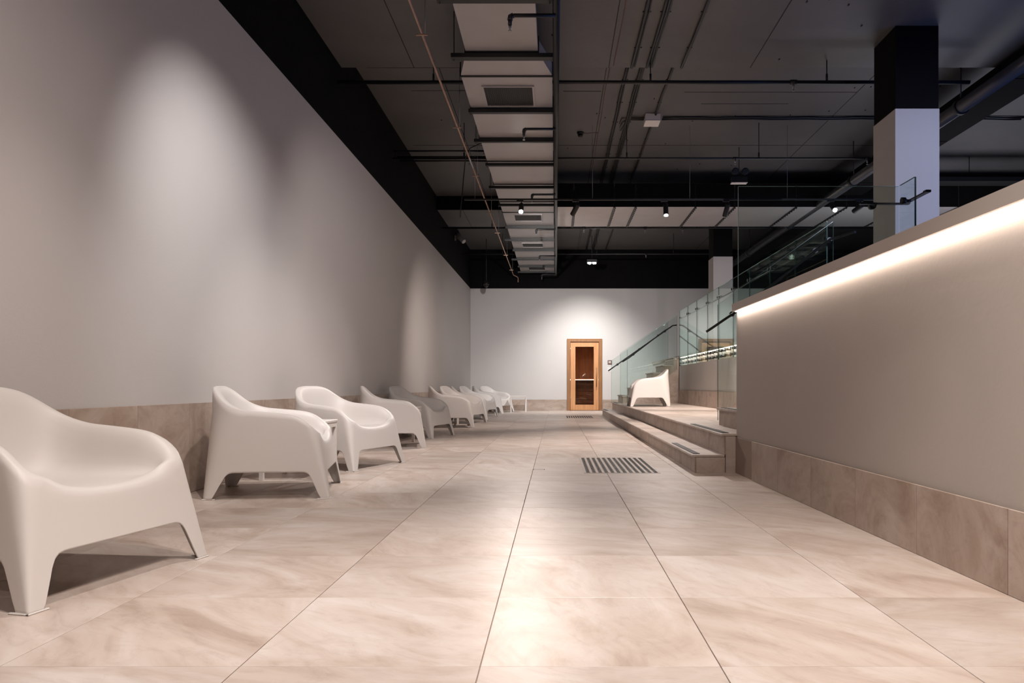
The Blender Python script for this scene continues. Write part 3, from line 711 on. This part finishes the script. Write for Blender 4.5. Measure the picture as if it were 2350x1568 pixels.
def chair_mesh():
    bot = outline(-.385, .375, .325, .405, .035, .012)
    top = outline(-.372, .285, .315, .355, .235, .085)
    seat = outline(-.225, .262, .215, .275, .15, .06)
    S = []
    def seg(k, n, ts=None):
        for t in (ts or [i/n for i in range(n)]): S.append((k, t))
    leg = [0, .12, .24, .36, .48, .60, .66, .71, .74, .765, .785, .80, .815, .83, .85, .87, .885, .90, .91, .925, .96]     # dense near the leg
    seg(0, 0, leg); seg(1, 7)
    side = [0, .03, .042, .055, .07, .085, .10, .115, .135, .16, .20, .26, .33, .42, .50, .58, .67, .74, .80, .84, .865, .885, .90, .915, .93, .945, .957, .968, .976, .986]
    seg(2, 0, side); seg(3, 14)
    rear = [0, .03, .06, .07, .08, .10, .115, .13, .15, .17, .22, .3, .45, .6, .8, 1.0]
    seg(4, 0, rear)
    cols_ = []
    for (k, t) in S:
        pb, pt, ps = bot(k, t), top(k, t), seat(k, t)
        # bottom cut: distance from corner along bottom
        d = 0.
        if k == 0: d = (pb - bot(0, 1)).length+.012
        elif k == 2: d = min((pb-bot(2, 0)).length+.012, (pb-bot(2, 1)).length+.035)
        elif k == 4: d = (pb-bot(4, 0)).length+.035
        zb = interp(d, [(0, 0), (.053, 0), (.057, .010), (.080, .125), (.089, .146), (.104, .159), (.13, .165)])
        # rim height
        ZE = [(0, .704), (.01, .698), (.03, .680), (.055, .650), (.085, .620), (.12, .593), (.16, .573), (.21, .559), (.27, .550), (.42, .537), (.50, .527), (.53, .517), (.555, .504), (.58, .487), (.605, .465), (.63, .440), (.645, .425), (.657, .411)]
        if k == 0: zt = interp(abs(pt.y), [(0, .346), (.10, .349), (.14, .354), (.18, .363), (.21, .374), (.235, .387), (.255, .400), (.27, .411)])
        else: zt = interp(pt.x+.372, ZE)+.003*math.cos(min(1, abs(pt.y)/.2)*PI/2)
        cols_.append((pb, pt, ps, zb, zt, k))
    half = cols_
    ring = [(c, 1) for c in half] + [(c, -1) for c in reversed(half[1:-1])]
    V = []; F_ = []; n = len(ring)
    def plan(c, z):
        u = min(1, max(0, z/.55)); return lerp(c[0], c[1], u)
    levels = []
    def addring(fn):
        idx = []
        for c, s in ring:
            x, y, z = fn(c); V.append((x, y*s, z)); idx.append(len(V)-1)
        levels.append(idx)
    for u in (0, .03, .2, .4, .6, .8, .94):
        def fn(c, u=u):
            z = lerp(c[3], c[4]-.018, u); p = plan(c, z); return (p.x, p.y, z)
        addring(fn)
    def inset(c, d, dz):
        zr = c[4]; p = plan(c, zr); g = (c[2]-p); L = max(g.length, 1e-4); dd = min(d, L*.72)
        q = p + g/L*dd; return (q.x, q.y, zr+dz)
    addring(lambda c: inset(c, .0015, -.011))
    addring(lambda c: inset(c, .007, -.003))
    addring(lambda c: inset(c, .016, .0))
    addring(lambda c: inset(c, .034, -.001))
    def wgt(c):
        u = min(1, max(0, (c[4]-.36)/.15)); return u*u*(3-2*u)
    addring(lambda c: inset(c, .052, lerp(-.002, -.008, wgt(c))))
    def mid(u, w_):
        def fn(c):
            a = Vector(inset(c, .062, lerp(-.003, -.02, wgt(c)))); sz = .335+.045*(c[2].x+.1)
            sz = min(sz, a.z)
            b_ = Vector((c[2].x, c[2].y, sz)); p = a.lerp(b_, u); p.z = lerp(a.z, sz, w_); return p
        return fn
    addring(mid(.0, 0)); addring(mid(.22, .30)); addring(mid(.42, .60)); addring(mid(.62, .84)); addring(mid(.82, .96)); addring(mid(1, 1))
    for sc in (.8, .55, .28):
        def fn(c, sc=sc):
            x = .03+(c[2].x-.03)*sc; y = c[2].y*sc; return (x, y, .335+.045*(x+.1)-.004*(1-sc))
        addring(fn)
    V.append((.03, 0, .335+.045*.13-.004)); ci = len(V)-1
    for a, b_ in zip(levels, levels[1:]):
        for i in range(n):
            j = (i+1) % n; F_.append((a[i], a[j], b_[j], b_[i]))
    for i in range(n): F_.append((levels[-1][i], levels[-1][(i+1) % n], ci))
    me = mesh('armchair_shell', V, F_, True); recalc(me)
    import bmesh
    bm = bmesh.new(); bm.from_mesh(me)
    # ensure outward normals point away from the hollow: bottom face check
    bm.faces.ensure_lookup_table()
    f = max(bm.faces, key=lambda f: f.calc_center_median().x - abs(f.calc_center_median().y) - abs(f.calc_center_median().z-.25))
    if f.normal.x < 0: bmesh.ops.reverse_faces(bm, faces=bm.faces)
    bm.verts.ensure_lookup_table()
    for _ in range(14): bmesh.ops.smooth_vert(bm, verts=[v for v in bm.verts if v.index >= n*8 and v.co.z > .28], factor=.35, use_axis_x=True, use_axis_y=True, use_axis_z=True)
    bmesh.ops.solidify(bm, geom=list(bm.faces), thickness=.006)
    bm.to_mesh(me); bm.free()
    for p in me.polygons: p.use_smooth = True
    return me
cm = chair_mesh()
def foot_mesh(cx_, cy_, sx, sy):
    m = MB(); r = .010
    for a, b_ in (((0, 0), (-sx*.066, 0)), ((0, 0), (0, -sy*.064))):
        x0, x1 = sorted((cx_+a[0], cx_+b_[0])); y0, y1 = sorted((cy_+a[1], cy_+b_[1]))
        m.box((x0-.005, y0-.005, 0), (x1+.005, y1+.005, .006), .002)
    return m.mesh('foot')
feet = [foot_mesh(.372, .402, 1, 1), foot_mesh(.372, -.402, 1, -1), foot_mesh(-.382, .322, -1, 1), foot_mesh(-.382, -.322, -1, -1)]
def chair(x, y, deg, label, z=0., group='white armchairs along the left wall'):
    t = thing('armchair', label, 'armchair', (x, y, z), math.radians(deg), group)
    link('shell', cm, M['plast'], t)
    for f_ in feet: link('foot', f_, M['plast'], t)
    return t
CH = [(-1.88, 2.72, -12.5, 'white moulded armchair nearest the camera, cut by the left edge of the photo'),
      (-1.845, 4.90, 11, 'second nearest white armchair, smooth outer side facing the camera'),
      (-1.86, 6.50, -19, 'third white armchair of the row, its brightly lit seat facing the camera'),
      (-1.90, 8.65, 11, 'fourth white armchair of the row, side view behind the brightly lit one'),
      (-1.90, 10.25, -14, 'fifth white armchair of the row, shaded grey seat in view'),
      (-1.79, 12.6, 12, 'sixth white armchair of the row, side view right of the grey shaded one'),
      (-1.78, 13.95, -14, 'seventh armchair of the row, mostly hidden behind the sixth'),
      (-1.85, 15.6, 12, 'eighth armchair of the row, only a dark slim back and leg showing'),
      (-1.78, 16.75, -14, 'ninth armchair of the row, dark arm and small white front'),
      (-1.76, 19.0, 12, 'tenth armchair of the row, side view, second from the far wall'),
      (-1.66, 20.15, -30, 'last white armchair of the row, brightly lit by the far wall')]
for c in CH: chair(*c)
chair(1.76, 14.05, 179, 'single white armchair facing left on the raised platform by the far stair', S2+.0005, None)

# side tables
def table(x, y, deg, label, w=.44, d=.50):
    t = thing('side_table', label, 'table', (x, y, 0), math.radians(deg), 'low white side tables between the armchairs')
    link('top', bx((-w/2, -d/2, .412), (w/2, d/2, .432), .003), M['tabm'], t)
    link('apron', MB().box((-w/2+.005, -d/2+.005, .375), (w/2-.005, -d/2+.02, .412)).box((-w/2+.005, d/2-.02, .375), (w/2-.005, d/2-.005, .412))
         .box((-w/2+.005, -d/2+.02, .375), (-w/2+.02, d/2-.02, .412)).box((w/2-.02, -d/2+.02, .375), (w/2-.005, d/2-.02, .412)), M['tabm'], t)
    for sx in (-1, 1):
        for sy in (-1, 1):
            x0, x1 = sorted((sx*(w/2-.004), sx*(w/2-.034))); y0, y1 = sorted((sy*(d/2-.004), sy*(d/2-.034)))
            link('leg', bx((x0, y0, 0), (x1, y1, .375), .002), M['tabm'], t)
table(-1.975, 5.70, 0, 'low white side table between the second and third armchairs')
table(-1.98, 9.45, 0, 'low white side table between the fourth and fifth armchairs')
table(-1.98, 13.27, 0, 'low white side table between the sixth and seventh armchairs', .44, .42)
table(-1.0, 19.85, 4, 'low white side table standing beyond the last armchair by the far wall')
